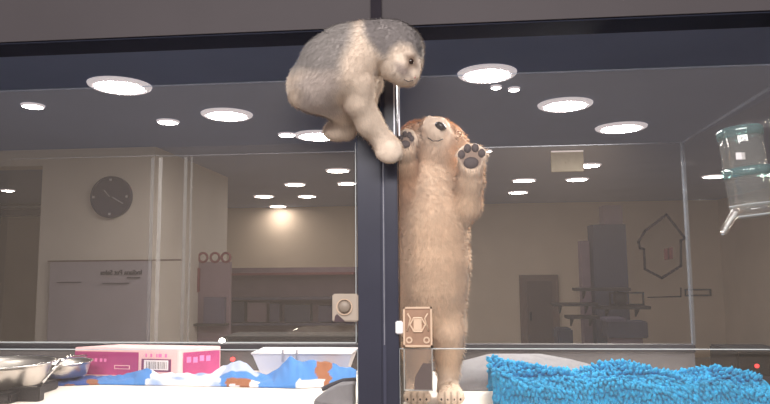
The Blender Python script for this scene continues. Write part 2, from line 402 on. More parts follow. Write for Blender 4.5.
# ------------------------------------------------------------------ enclosures
structure(MB().box(XL-1, 3, 1.275, 1.36, ZFAS, 2.75).build('trim_fascia', M['fascia']))
structure(MB().box(XL-1, 3, 1.279, 1.358, ZFAS-.004, ZFAS).build('trim_fascia_edge', M['fascia_edge']))
px0 = XA(371, 1.275, 10); px1 = XA(381.5, 1.275, 10)
structure(MB().box(px0, px1, 1.268, 1.275, ZFAS, 2.75).build('trim_seam', M['seam']))
structure(MB().box(XL-1, 3, 1.30, 1.34, -.0, ZFL-.03).build('trim_base', M['cabinet']))

t = thing('divider_post', 'charcoal upright post between the two glass enclosures', 'post', ((XP0+XP1)/2, 1.30, ZFL-.02))
xm0, xm1 = XA(381.5, 1.275, 250), XA(385.5, 1.275, 250)
MB().box(XP0, xm0, 1.275, 1.33, ZFL-.02, ZFAS-.005).build('stile', M['post'], t, bevel=.002)
MB().box(xm1, XP1, 1.275, 1.33, ZFL-.02, ZFAS-.005).build('stile', M['post'], t, bevel=.002)
MB().box(xm0, xm1, 1.281, 1.325, ZFL-.02, ZFAS-.005).build('joint_strip', M['greybox'], t)
MB().tube([(xm0+.004, 1.281, ZA(345, 1.28)), (xm0+.004, 1.281, ZA(155, 1.28))], .0012, 8).build('post_glint', M['alu'], t)  # pale line modelled to paint in the reflection down the post
xs = XA(395, 1.27, 110)
for px in (394.0, 399):
    x_ = XA(px, 1.27, 110)
    MB().box(x_-.0014, x_+.0014, 1.2725, 1.2748, ZA(136, 1.27), ZA(80, 1.27)).build('edge_strip', M['alu'], t)

ZRAIL0, ZRAIL1 = ZA(351, YR), ZA(344, YR)
ZRT = ZA(150, YR)
def pane(x0, x1, y, z0, z1, parent, m, name='glass_pane', edges='t', th=.004, em=None, ew=.0015):
    g = MB().box(x0, x1, y, y+th, z0, z1).build(name, m, parent)
    em = em or M['glass_edim']; k = MB()
    if 't' in edges: k.box(x0, x1, y-.0006, y+th+.0006, z1-ew*.1, z1+ew)
    if 'b' in edges: k.box(x0, x1, y-.0006, y+th+.0006, z0-ew, z0+ew*.1)
    if 'l' in edges: k.box(x0-ew, x0, y-.0006, y+th+.0006, z0, z1)
    if 'r' in edges: k.box(x1, x1+ew, y-.0006, y+th+.0006, z0, z1)
    if edges: k.build('polished_edge', em, g)
    return g
def enclosure(name, label, x0, x1):
    t = thing(name, label, 'pet enclosure', ((x0+x1)/2, (YF+YR)/2, ZFL-.03))
    MB().box(x0, x1, YF-.02, YR+.03, ZFL-.03, ZFL).build('floor_panel', M['pen_floor'], t)
    MB().box(x0, x1, YR, YR+.02, ZFL, ZRAIL0).build('rear_kickboard', M['kick'], t)
    MB().box(x0, x1, YR-.008, YR+.024, ZRAIL0, ZRAIL1).build('rear_rail', M['dark_rail'], t)
    return t
tl = enclosure('glass_enclosure', 'left glass fronted pen with blanket, bowls and pink carton inside', XL, XP0-.001)
tr = enclosure('glass_enclosure', 'right glass fronted pen holding the standing golden puppy', XP1+.001, XR)
# front panes
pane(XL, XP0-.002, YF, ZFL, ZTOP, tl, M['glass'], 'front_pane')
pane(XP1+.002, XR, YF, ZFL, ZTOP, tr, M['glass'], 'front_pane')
# rear panes
xs1 = XA(157, YR, 250)
pane(XL, xs1, YR+.002, ZRAIL1, ZRT, tl, M['glass_r'], 'rear_pane', 't')
pane(xs1-.0, XP0, YR+.012, ZRAIL1, ZRT, tl, M['glass_r'], 'rear_pane', 't')
pane(XP1, XR, YR+.002, ZRAIL1, ZRT, tr, M['glass_r'], 'rear_pane', 't')
for px, w_, mm in ((150.5, 3, 'glass_faint'), (158.5, 3.5, 'glass_stile'), (184, 3, 'glass_faint'), (190, 1.5, 'glass_faint')):
    x_ = XA(px, YR, 250); h_ = w_/2*pxm(YR)
    MB().box(x_-h_, x_+h_, YR-.004, YR+.001, ZRAIL1, ZRT-.006).build('glass_stile', M[mm], tl)
# side pane and corner strips of the right pen
MB().box(XR, XR+.004, YF, YR, ZFL, ZRT).build('side_pane', M['glass_r'], tr)
k = MB(); k.prism([(XR-.001, YF, ZRT+.018), (XR+.005, YF, ZRT+.018), (XR+.005, YR, ZRT), (XR-.001, YR, ZRT)], (0, 0, .005)); k.build('side_edge', M['glass_edim'], tr)
for px, w_, mm in ((699, 3, 'glass_edim'), (712, 12, 'kick')):
    x_ = min(XA(px, YR, 268), XR-.01); 
x_ = XR-.004; MB().box(x_-.004, x_, YR-.006, YR, ZRAIL1, ZRT).build('corner_strip', M['glass_edim'], tr)
MB().box(XR-.002, XR+.006, YR+.004, YR+.012, ZRAIL1, ZRT).build('corner_post', M['glass_edim'], tr)
# divider glass behind the post
MB().box((XP0+XP1)/2-.002, (XP0+XP1)/2+.002, 1.33, YR, ZFL, ZRT).build('divider_pane', M['glass_r'], tr)

# sliding pane on the left front, the kitten's foot is on its top edge
xg0, xg1 = XA(-150, 1.275), XA(355, 1.275, 250)
g = pane(xg0, xg1, 1.282, ZA(342.5, 1.28, 300), ZA(142.5, 1.28, 345), None, M['glass_r'], 'sliding_glass', 'rb', .004, M['glass_e'], .0013)
tag(g, 'clear sliding glass sheet left of the post, under the kitten\'s hind foot', 'glass sheet')
k = pane(xg0, XA(357, 1.275, 380), 1.282, ZFL-.02, ZA(350.5, 1.28, 300), None, M['glass_r'], 'glass_lip', 'tr', .004, M['glass_e'], .0013)
tag(k, 'low clear glass strip across the front of the left pen', 'glass strip')
k = pane(XP1+.001, XR, 1.282, ZFL-.02, ZA(349.5, 1.28, 560), None, M['glass_r'], 'glass_lip', 'tl', .004, M['glass_e'], .0011)
tag(k, 'low clear glass strip in front of puppy feet and turquoise mat', 'glass strip')

# latch plates
def PB(px0, py0, px1, py1, Y): 
    return W(px0, py0, Y), W(px1, py1, Y)
p, q = PB(332, 294, 358, 322, 1.27)
t = thing('door_latch', 'beige square latch plate with round knob left of the post', 'latch', ((p.x+q.x)/2, 1.282, q.z))
MB().box(p.x, q.x, 1.272, 1.2815, q.z, p.z).build('plate', M['beigeplate'], t, bevel=.0025)
c = W(344.5, 307, 1.271); MB().lathe([(0, .006), (.009, .006), (.011, .003), (.0125, 0), (.0125, -.002), (0, -.002)], c, (0, -1, 0), 28).build('knob', M['beigedark'], t, True)
MB().lathe([(.0145, .0), (.0145, .002), (.016, .002), (.016, 0)], c, (0, -1, 0), 28, True).build('knob_ring', M['tanlight'], t)
p, q = PB(335, 316, 343, 322, 1.27); MB().prism([p, W(337, 314, 1.27), W(345, 321.5, 1.27), W(334, 322, 1.27)], (0, .002, 0)).build('dark_corner', M['card'], t)  # darker patch across the plate's lower left corner

p, q = PB(403, 307, 432.5, 347, 1.27)
t = thing('door_latch', 'tan latch plate with raised pattern in front of the puppy\'s leg', 'latch', ((p.x+q.x)/2, 1.282, q.z))
MB().box(p.x, q.x, 1.272, 1.2815, q.z, p.z).build('plate', M['tanplate'], t, bevel=.002)
w_ = .0035; k = MB()
k.box(p.x, q.x, 1.270, 1.272, p.z-w_, p.z).box(p.x, q.x, 1.270, 1.272, q.z, q.z+w_).box(p.x, p.x+w_, 1.270, 1.272, q.z, p.z).box(q.x-w_, q.x, 1.270, 1.272, q.z, p.z); k.build('raised_border', M['tanlight'], t)
cx, cz = (p.x+q.x)/2, (p.z+q.z)/2+.004
k = MB(); k.lathe([(.015+.0022*math.cos(s), .0022*math.sin(s)) for s in [2*math.pi*i/8 for i in range(8)]], (cx, 1.271, cz), (0, -1, 0), 6, True); k.build('raised_hexagon', M['tanlight'], t)
MB().box(cx-.008, cx+.008, 1.269, 1.272, cz-.012, cz+.012).build('raised_block', M['tanlight'], t, bevel=.001)
for sx in (-1, 1):
    MB().lathe([(.0065, .0), (.0065, .0022), (.0035, .0022), (.0035, 0)], (cx+sx*.017, 1.272, q.z+.013), (0, -1, 0), 20, True).build('raised_ring', M['tanlight'], t)
    MB().tube([(cx+sx*.02, 1.2715, cz+.022), (cx+sx*.014, 1.2715, cz+.012), (cx+sx*.021, 1.2715, cz-.012)], .0018, 8).build('raised_scroll', M['tanlight'], t, True)
p_, q_ = PB(395.5, 321, 403, 334, 1.27); MB().box(p_.x, q_.x, 1.268, 1.2745, q_.z, p_.z).build('catch', M['tray'], t, bevel=.002)
p, q = PB(403.5, 349, 433, 391, 1.268)
t = thing('card_holder', 'clear acrylic card holder below the tan latch plate', 'card holder', ((p.x+q.x)/2, 1.275, q.z))
MB().box(p.x, q.x, 1.2655, 1.267, q.z, p.z).build('front_sheet', M['acrylic'], t)
MB().box(p.x, q.x, 1.279, 1.2815, q.z, p.z).build('back_sheet', M['acrylic'], t)
MB().box(q.x-.0015, q.x, 1.267, 1.279, q.z, p.z).box(p.x, p.x+.0015, 1.267, 1.279, q.z, p.z).box(p.x, q.x, 1.267, 1.279, q.z, q.z+.0015).build('rim', M['glass_e'], t)
k = MB(); k.prism([W(414, 391, 1.272), W(432, 391, 1.272), W(432, 364, 1.272), W(423, 363, 1.272), W(415, 377, 1.272)], (0, .0012, 0)); k.build('dark_card', M['card'], t)

# small indicator lights on the rear rail
for px, py, mm, lab in ((232, 359.5, 'redled', 'tiny red indicator light near the pink carton'),):
    c = W(px, py, YR-.01); tag(MB().ell(c, (.005, .006, .004)).ell(c+Vector((0, .006, 0)), (.007, .004, .006)).build('indicator_light', M[mm], None, True), lab, 'indicator light')
c = W(222, 340, YR-.002)  # white reflection dot, made as a small glowing bead on the rail
tag(MB().ell(c, (.0085, .006, .006)).lathe([(.006, -.008), (.009, -.004), (.009, 0)], c, n=20).build('rail_glint', M['glint_glow'], None, True), 'small painted-in white stud on the dark rear rail', 'glint')

# house outline decal on the rear glass
def polyline(pts, Y, w, m, name, parent, closed=True):
    P = [W(a, b, Y) for a, b in pts]; n = len(P); k = MB()
    for i in range(n if closed else n-1):
        a, b = P[i], P[(i+1) % n]; d = (b-a).normalized(); s = Vector((-d.z, 0, d.x))*w/2; e = d*w*.35
        k.prism([a-e-s, b+e-s, b+e+s, a-e+s], (0, .0012, 0))
    return k.build(name, m, parent)
c = W(660, 278, YR-.001)
t = thing('house_decal', 'dark outline drawing of a house stuck on the right rear glass', 'decal', c)
polyline([(666.5, 214.5), (685, 238), (681, 240.5), (681, 266), (662, 278), (645, 269), (644, 249), (640, 248), (638.5, 242), (645, 231)], YR-.0005, .0064, M['decal'], 'house_outline', t)
k = MB(); k.prism([W(664, 249, YR), W(672.5, 247, YR), W(672.5, 259, YR), W(664.5, 260, YR)], (0, -.002, 0)); k.build('house_window', M['decalred'], t)
polyline([(668.3, 248), (668.5, 259.5)], YR-.003, .002, M['decal'], 'window_bar', t, False)
t = thing('line_decal', 'thin dark stepped line drawn on glass below the house outline', 'decal', W(680, 298, YR-.001))
polyline([(648, 297.5), (681, 296.5), (681, 288)], YR-.0005, .0032, M['decal'], 'drawn_line', t, False)

# ------------------------------------------------------------------ left pen contents
# pink carton
YN = 1.67
def onfloor(px, py): return WZ(px, py, ZFL)
Nr = W(178, 349, YN); Lf = W(75, 346.8, 1.705); Rb = W(221, 345.4, 1.74)
zt = Nr.z
A = Vector((Nr.x, Nr.y, 0)); Bv = Vector((Lf.x, Lf.y, 0)); Cv = Vector((Rb.x, Rb.y, 0))
ul = (Bv-A).normalized(); ll = (Bv-A).length; ur = Vector((-ul.y, ul.x, 0)); 
if ur.y < 0: ur = -ur
vr = (Cv-A); lr = vr.length; vr.normalize()
t = thing('carton', 'pink printed cardboard carton at the back of the left pen', 'carton', (A+Bv)/2 + Vector((0, 0, ZFL)))
zb = ZFL
D = Bv + vr*lr
k = MB(); k.prism([A+Vector((0, 0, zb)), Bv+Vector((0, 0, zb)), D+Vector((0, 0, zb)), Cv+Vector((0, 0, zb))], (0, 0, zt-zb)); k.build('box', M['pinkpale'], t, bevel=.0015)
nl = ul.cross(Vector((0, 0, 1))); nl = nl if nl.y < 0 else -nl
nr = vr.cross(Vector((0, 0, 1))); nr = nr if nr.x > 0 else -nr
H = zt-zb
def face(u, n, L, s0, s1, h0, h1, m, name, d=.0008, par=None):
    base = lambda s, h: A + u*(L*s) + Vector((0, 0, zb+H*h)) + n*.0004
    k = MB(); k.prism([base(s0, h0), base(s1, h0), base(s1, h1), base(s0, h1)], n*d); return k.build(name, m, par or t)
f1 = face(ul, nl, ll, .37, .995, .05, .86, M['pink'], 'magenta_panel')
face(vr, nr, lr, .12, .97, .05, .86, M['pink'], 'magenta_panel')
face(ul, nl, ll, .06, .34, .2, .64, M['purple'], 'label_frame', .0009)
face(ul, nl, ll, .085, .315, .26, .6, M['white'], 'label', .0014)
for i in range(14):
    s = .1+.2*i/14; face(ul, nl, ll, s, s+.004+.004*((i*7) % 3)/2, .3, .55, M['barcode'], 'barcode_bar', .0018)
for i, (s, w_) in enumerate(((.1, .02), (.15, .03), (.19, .012), (.24, .018), (.29, .014))):
    face(ul, nl, ll, s, s+w_, .7, .82, M['pinkmid'], 'printed_symbol', .001)
face(ul, nl, ll, .45, .6, .26, .4, M['pinkpale'], 'printed_box', .0014); face(ul, nl, ll, .458, .592, .285, .375, M['pink'], 'printed_box_inner', .0018)
for i, s in enumerate((.68, .72, .77, .81, .86)):
    face(ul, nl, ll, s, s+.025, .5, .62, M['pinkmid'], 'faded_print', .0014)
for s0, h0 in ((.2, .5), (.35, .48), (.5, .52), (.65, .5)):
    face(vr, nr, lr, s0, s0+.1, h0, h0+.2, M['pinkmid'], 'faded_print', .0014)

# steel bowls
def bowl(name, label, c, R_, h, parent=None):
    t = thing(name, label, 'bowl', c, 'steel feeding bowls in the left pen')
    pr = [(0, 0), (R_*.72, 0), (R_*.8, h*.08), (R_*.93, h*.8), (R_*.95, h*.93), (R_*1.03, h*.95), (R_*1.04, h), (R_*.96, h*1.0), (R_*.9, h*.8), (R_*.76, h*.14), (0, h*.1)]
    MB().lathe(pr, c, n=56).build('basin', M['steel'], t, True)
    MB().lathe([(R_*1.03+.002*math.cos(s), h*.985+.002*math.sin(s)) for s in [2*math.pi*i/8 for i in range(8)]], c, n=56, closed=True).build('rolled_rim', M['chrome'], t, True)
    return t
c1 = W(5, 362, 1.42); R1 = 47*pxm(1.42)
h1 = W(6, 362, 1.42).z - W(6, 385, 1.42).z
bowl('steel_bowl', 'larger steel bowl at the left edge of the photo on black stand', Vector((c1.x, c1.y, c1.z-h1)), R1, h1)
c2 = W(66, 361.5, 1.60); R2 = 25*pxm(1.60); h2 = W(66, 361.5, 1.6).z-W(66, 376, 1.6).z
bowl('steel_bowl', 'smaller steel bowl in front of the pink carton', Vector((c2.x, c2.y, c2.z-h2)), R2, h2)
t = thing('bowl_stand', 'black low bowl stand with a slanted steel bar at the left', 'bowl stand', (c1.x, c1.y, ZFL))
zs = c1.z-h1-.001
MB().box(c1.x-.11, c1.x+R1*.75, c1.y-.09, c1.y+.09, ZFL, zs).build('base', M['black'], t, bevel=.004)
MB().tube([W(38, 388, 1.37), W(50, 373, 1.375), W(60, 362, 1.385), W(68, 357, 1.42), W(86, 356, 1.50)], .0035, 10).build('slanted_bar', M['chrome'], t, True)
p = W(38, 388, 1.37); MB().box(c1.x-.1, p.x+.01, 1.36, 1.38, ZFL, p.z+.003).build('front_foot', M['black'], t, bevel=.002)

# white tray behind the blanket
t = thing('litter_tray', 'white plastic tray behind the blue blanket', 'tray', (XA(306, 1.72), 1.72, ZFL))
ztr = ZA(353.5, 1.68)
def frustum(k, x0, x1, y0, y1, z0, z1, inset):
    a = [k.bm.verts.new(v) for v in ((x0+inset, y0+inset, z0), (x1-inset, y0+inset, z0), (x1-inset, y1-inset, z0), (x0+inset, y1-inset, z0))]
    b = [k.bm.verts.new(v) for v in ((x0, y0, z1), (x1, y0, z1), (x1, y1, z1), (x0, y1, z1))]
    w = .004
    c_ = [k.bm.verts.new(v) for v in ((x0+w, y0+w, z1), (x1-w, y0+w, z1), (x1-w, y1-w, z1), (x0+w, y1-w, z1))]
    d_ = [k.bm.verts.new(v) for v in ((x0+inset+w, y0+inset+w, z0+w), (x1-inset-w, y0+inset+w, z0+w), (x1-inset-w, y1-inset-w, z0+w), (x0+inset+w, y1-inset-w, z0+w))]
    k.bm.faces.new(a[::-1]); k.bm.faces.new(d_)
    for A_, B_ in ((a, b), (b, c_), (c_, d_)):
        for i in range(4): k.bm.faces.new((A_[i], A_[(i+1) % 4], B_[(i+1) % 4], B_[i]))
k = MB(); frustum(k, XA(254, 1.68), XA(352, 1.68), 1.67, 1.785, ZFL, ztr, .022); k.build('basin', M['tray'], t)
x0_, x1_ = XA(254, 1.68), XA(352, 1.68)
MB().tube([(x0_, 1.67, ztr), (x1_, 1.67, ztr), (x1_, 1.785, ztr), (x0_, 1.785, ztr), (x0_, 1.67, ztr)], .003, 8).build('rolled_rim', M['tray'], t, True)
for px in (283, 297):
    p = W(px, 352, 1.67); MB().tube([(p.x, 1.666, ztr+.012), (p.x, 1.666, ztr-.02)], .003, 8).build('clip', M['alu'], t)

# blue blanket: a rumpled cloth lying across the liner
def interp(xs, ys, x): return float(np.interp(x, xs, ys))
RIDGE = ([38, 60, 100, 118, 130, 140, 146, 153, 165, 190, 212, 224, 232, 246, 254, 266, 275, 284, 290, 296, 318, 335, 356], [381, 378, 380, 378, 376, 372, 370, 373, 376, 376, 375, 369, 364, 364, 373, 377, 374, 365, 359.5, 362, 363, 366, 372])
FRONT = ([38, 100, 220, 300, 356], [387, 385, 387, 389, 386])
def smooth(a, b, x): 
    t_ = min(1, max(0, (x-a)/(b-a))); return t_*t_*(3-2*t_)
BL, WH, OR, NV = lin((66, 122, 188)), lin((214, 214, 222)), lin((138, 88, 62)), lin((44, 74, 140))
nxb, nyb = 220, 26
vs = []; cols = []; fs = []
rb = random.Random(11)
for j in range(nyb+1):
    v = j/nyb
    for i in range(nxb+1):
        px = 38 + (356-38)*i/nxb
        Y = 1.385 + .20*v
        fpy = interp(*FRONT, px)
        yfront = WZ(px, fpy, ZFL).y
        Yr = 1.625
        Y = yfront + (1.665-yfront)*v
        vr_ = (Yr-yfront)/(1.665-yfront)
        zr = max(.004, W(px, interp(*RIDGE, px), Yr).z - ZFL)
        s = v/vr_ if v < vr_ else 1-(v-vr_)/(1-vr_)
        sharp = .8 if 275 < px < 300 or 135 < px < 155 else 1.1
        z = ZFL + .0008 + .003*max(0, min(1, s*4)) + zr*(max(0, s)**sharp)*(1 if v < vr_ else 1)
        z += (.0018*math.sin(px*.62+v*4+2*math.sin(px*.11))+.002*math.sin(px*.27-v*11))*max(0, s)*(1-.5*max(0, s))
        z += .0018*math.sin(px*.35+v*9)*s + .0015*math.sin(px*.13-v*14)*s
        X = XA(px, Y, 380)
        vs.append((X, Y, max(z, ZFL+.0006)))
        n_ = math.sin(px*.21+v*5)*.5+math.sin(px*.093-v*7)*.5
        pq = px; px += 1.5*math.sin(v*9+px*.05)+1.2*math.sin(v*21)-6*(v-.4)
        if px < 100: c_ = NV if n_ < .35 else (OR if v < .5 else BL)
        elif px < 150: c_ = BL
        elif px < 222: c_ = WH
        elif px < 256: c_ = BL if v < .42 else tuple(.5*a_+.5*b_ for a_, b_ in zip(BL, WH))
        elif px < 316: c_ = BL
        elif px < 331: c_ = OR
        else: c_ = BL
        if 228 < px < 262 and v < .2: c_ = OR if n_ > -.1 else WH
        if 300 < px < 325 and v < .16: c_ = WH
        if 150 < px < 226: c_ = tuple(a_*(1-k_)+b_*k_ for k_ in [max(0, min(.7, .75*n_))] for a_, b_ in zip(c_, BL))
        cols.append((*c_, 1)); px = pq
for j in range(nyb):
    for i in range(nxb):
        a = j*(nxb+1)+i; fs.append((a, a+1, a+nxb+2, a+nxb+1))
me = bpy.data.meshes.new('blanket'); me.from_pydata(vs, [], fs)
at = me.color_attributes.new('coat', 'FLOAT_COLOR', 'POINT'); at.data.foreach_set('color', np.array(cols, dtype=np.float32).ravel())
me.polygons.foreach_set('use_smooth', [True]*len(me.polygons))
bl = link('blanket', me, M['cloth']); so = bl.modifiers.new('thick', 'SOLIDIFY'); so.thickness = .0025; so.offset = 1
tag(bl, 'rumpled blue blanket with white and orange patches in the left pen', 'blanket')

# grey pad with dark edge, bottom right of the left pen
t = thing('fleece_pad', 'grey fleece pad with dark bound edge beside the post', 'pad', (XA(345, 1.37), 1.38, ZFL))
k = MB(); pts = [W(318, 396, 1.36), W(330, 387, 1.37), W(342, 381.5, 1.375), W(356, 380.5, 1.375)]
bot = [(p.x, p.y, ZFL+.0005) for p in pts]; k.prism([tuple(p) for p in pts] + bot[::-1], (0, -.045, 0)); k.build('cushion', M['greypad'], t, bevel=.002)
MB().tube([W(322, 389.5, 1.36), W(332, 384.5, 1.37), W(343, 380.5, 1.375), W(356, 379.5, 1.375)], .0045, 10).build('bound_edge', M['darkpad'], t, True)

# ------------------------------------------------------------------ right pen contents
# pale pad behind the turquoise mat
vs, fs = [], []
nx = 60; ny = 14
for j in range(ny+1):
    v = j/ny; Y = 1.52+.2*v
    for i in range(nx+1):
        u = i/nx; px = 447+(605-447)*u
        top = ZA(interp([447, 470, 490, 540, 570, 605], [368, 362, 356.5, 356.5, 362, 372], px), 1.60, px) - ZFL
        prof = math.sin(math.pi*min(1, max(0, v)))**.45
        vs.append((XA(px, Y, 360), Y, ZFL+.001+max(.003, top)*prof))
for j in range(ny):
    for i in range(nx):
        a = j*(nx+1)+i; fs.append((a, a+1, a+nx+2, a+nx+1))
me = bpy.data.meshes.new('pale_pad'); me.from_pydata(vs, [], fs); me.polygons.foreach_set('use_smooth', [True]*len(fs))
o = link('bed_pad', me, M['pad']); s_ = o.modifiers.new('thick', 'SOLIDIFY'); s_.thickness = .002; s_.offset = 1
tag(o, 'pale folded pad lying behind the turquoise mat', 'pad')

# turquoise chenille mat
TOP = ([491, 496, 502, 512, 530, 560, 588, 600, 612, 626, 640, 655, 672, 690, 702, 714, 726, 740, 770, 800], [365, 360.5, 365, 368, 370, 373, 375.5, 372, 369, 367.5, 369, 372, 376, 379, 377, 375, 372, 375, 379, 381])
def matpt(u, s):
    """u along the mat (pixel column), s over it from the front floor edge to the back floor edge"""
    Yt = 1.43
    h = ZA(interp(*TOP, u), Yt, u) - ZFL - .006
    h = max(.02, h)
    ang = math.pi*s
    Y = Yt - .075*math.cos(ang)*(1+.15*math.sin(u*.05))
    z = ZFL + .004 + h*math.sin(ang)**.6
    wv = .011*math.sin(u*.06+s*15)*math.sin(ang)
    return Vector((XA(u, 1.38, 385), Y, max(ZFL+.003, z+wv*.6)))
u1 = 385+(XR-.01-XA(385, 1.38, 385))/pxm(1.38)
u1 = 492
while XA(u1, 1.38, 385) < XR-.014: u1 += .5
bv, bf = [], []; NU, NS = 150, 24
for i in range(NU+1):
    for j in range(NS+1): bv.append(matpt(492+(u1-492)*i/NU, j/NS))
for i in range(NU):
    for j in range(NS):
        a = i*(NS+1)+j; bf.append((a, a+NS+1, a+NS+2, a+1))
# nubs: stubby chenille fingers in rows
ico = bmesh.new(); bmesh.ops.create_icosphere(ico, subdivisions=1, radius=1)
iv = [v.co.copy() for v in ico.verts]; iff = [[v.index for v in f.verts] for f in ico.faces]; ico.free()
rb = random.Random(5)
du = 3.9
ncol = int((u1-494)/du)
arc = [0.0]; ss = [k/200 for k in range(201)]
for k in range(200): arc.append(arc[-1]+(matpt(560, ss[k+1])-matpt(560, ss[k])).length)
NR = int(arc[-1]/.0075)
for i in range(ncol):
    for j in range(NR+1):
        u = 494+du*i+(du/2 if j % 2 else 0)+rb.uniform(-.7, .7); s = float(np.interp(arc[-1]*(j+rb.uniform(-.25, .25))/NR, arc, ss))
        s = min(.985, max(.02, s)); u = min(u, u1-1)
        p = matpt(u, s); e1 = (matpt(u+1, s)-p).normalized(); e2 = (matpt(u, min(1, s+.01))-matpt(u, max(0, s-.01))).normalized()
        n = e1.cross(e2).normalized()
        if n.z < 0 and abs(n.z) > .3: n = -n
        if n.y > 0 and s < .3: n = -n
        d = (n + Vector((rb.uniform(-.5, .5), rb.uniform(-.4, .1), rb.uniform(-.7, .1)))).normalized()
        if s < .36: d = (d+Vector((0, 0, -.9))).normalized()
        q = Vector((0, 0, 1)).rotation_difference(d).to_matrix()
        r_ = .0043*rb.uniform(.85, 1.15); L_ = .0085*rb.uniform(.8, 1.2); b0 = len(bv); c_ = p + d*L_*.7
        if c_.z - L_ < ZFL + .0005: c_.z = ZFL + L_ + .0005
        if c_.x + L_ > XR-.003: c_.x = XR-.003-L_
        for v in iv: bv.append(c_ + q @ Vector((v.x*r_, v.y*r_, v.z*L_)))
        for f in iff: bf.append(tuple(x+b0 for x in f))
me = bpy.data.meshes.new('chenille_mat'); me.from_pydata([tuple(v) for v in bv], [], bf)
me.polygons.foreach_set('use_smooth', [True]*len(me.polygons))
tag(link('chenille_mat', me, M['cyan']), 'bunched turquoise chenille mat on the floor of the right pen', 'mat')

# water bottle
YB = 1.36
tc_, bc_ = W(739, 130, YB), W(752, 206, YB)
ax = (tc_-bc_); Lb = ax.length; ax.normalize(); Rb_ = 19.5*pxm(YB)
t = thing('water_bottle', 'clear water bottle with teal bands hanging near the right edge', 'water bottle', bc_)
MB().lathe([(Rb_*.93, -.006), (Rb_, 0), (Rb_, Lb*.93), (Rb_*.97, Lb*.95), (Rb_*.94, Lb*.93), (Rb_*.94, .003), (0, .002), (0, -.006)], bc_, ax, 40).build('body', M['bottle'], t, True)
MB().lathe([(Rb_*1.04, Lb*.9), (Rb_*1.04, Lb*1.0), (Rb_*.9, Lb*1.03), (Rb_*.2, Lb*1.03), (0, Lb*1.03)], bc_, ax, 40).build('cap', M['teal'], t, True)
pm = bc_ + ax*(Lb*.44)
MB().lathe([(Rb_*1.01, -.009), (Rb_*1.07, -.009), (Rb_*1.07, .009), (Rb_*1.01, .009)], pm, ax, 40, True).build('holder_band', M['teal'], t, True)
MB().box(pm.x+Rb_*.9, XR-.0005, pm.y-.012, pm.y+.012, pm.z-.009, pm.z+.009).build('holder_arm', M['teal'], t, bevel=.002)
for f_ in (.02, -.12):
    pq = bc_ + ax*(Lb*f_); MB().lathe([(Rb_*.99+.0012*math.cos(s), .0012*math.sin(s)) for s in [2*math.pi*i/6 for i in range(6)]], pq, ax, 40, True).build('ridge', M['glass_e'], t, True)
MB().lathe([(Rb_*.98, -Lb*.0), (Rb_*.99, -Lb*.12), (Rb_*.5, -Lb*.15), (0, -Lb*.15)], bc_, ax, 40).build('base_cup', M['bottle'], t, True)
sp = [W(742, 207, YB-.03), W(736, 212, YB-.033), W(729, 222, YB-.036), W(723, 233, YB-.038)]
MB().tube(sp, [.0085, .0085, .008, .0075], 16, False).build('spout', M['acrylic'], t, True)
MB().tube(sp[1:], .0035, 10).build('spout_tube', M['glass_e'], t, True)
MB().ell(sp[-1], (.0045, .0045, .0045)).build('spout_ball', M['chrome'], t, True)
p = W(740.5, 156, YB-.035); MB().box(p.x-.009, p.x+.009, p.y-.001, p.y, p.z-.007, p.z+.007).build('white_patch', M['tray'], t)  # small white square on the bottle front

# ------------------------------------------------------------------ animals
def P(px, py, Y): return np.array(W(px, py, Y))
def build_body(caps, k=.007, voxel=.0045, relax=3):
    """caps: (p0, r0, p1, r1, colour); a smooth union grown as one continuous skin"""
    A0 = np.array([c[0] for c in caps]); R0 = np.array([c[1] for c in caps]); A1 = np.array([c[2] for c in caps]); R1 = np.array([c[3] for c in caps])
    Cc = np.array([lin(c[4]) for c in caps])
    AB = A1-A0; L2 = np.maximum((AB**2).sum(1), 1e-12)
    def dists(V):
        out = np.empty((len(V), len(caps)))
        for i in range(len(caps)):
            tt = np.clip(((V-A0[i]) @ AB[i])/L2[i], 0, 1)
            out[:, i] = np.linalg.norm(V-(A0[i]+tt[:, None]*AB[i]), axis=1)-(R0[i]+(R1[i]-R0[i])*tt)
        return out
    def sdf(V):
        d = dists(V); m = d.min(1)
        return m - k*np.log(np.exp(-(d-m[:, None])/k).sum(1))
    bm = bmesh.new()
    for p0, ra, p1, rb2, _ in caps:
        n = max(1, int(np.linalg.norm(np.array(p1)-np.array(p0))/(min(ra, rb2)*.4)))
        for i in range(n+1):
            f_ = i/n
            r = bmesh.ops.create_icosphere(bm, subdivisions=2, radius=ra+(rb2-ra)*f_)['verts']
            off = Vector(np.array(p0)*(1-f_)+np.array(p1)*f_)
            for v in r: v.co += off
    me = bpy.data.meshes.new('tmp'); bm.to_mesh(me); bm.free()
    o = bpy.data.objects.new('tmp', me); COL.objects.link(o)
    md = o.modifiers.new('r', 'REMESH'); md.mode = 'VOXEL'; md.voxel_size = voxel
    sm = o.modifiers.new('s', 'SMOOTH'); sm.factor = .5; sm.iterations = 4
    dg = bpy.context.evaluated_depsgraph_get(); me2 = bpy.data.meshes.new_from_object(o.evaluated_get(dg))
    bpy.data.objects.remove(o)
    n = len(me2.vertices); V = np.empty(n*3); me2.vertices.foreach_get('co', V); V = V.reshape(-1, 3)
    for _ in range(relax):
        s = sdf(V); e = 1e-4; g = np.stack([(sdf(V+np.eye(3)[a]*e)-sdf(V-np.eye(3)[a]*e))/(2*e) for a in range(3)], 1)
        g /= np.maximum(np.linalg.norm(g, axis=1), 1e-6)[:, None]
        V = V - np.clip(s, -.02, .02)[:, None]*g*.8
    me2.vertices.foreach_set('co', V.ravel()); me2.update()
    d = dists(V); w = np.exp(-(d-d.min(1)[:, None])/(.006)); w /= w.sum(1)[:, None]
    return me2, V, w @ Cc
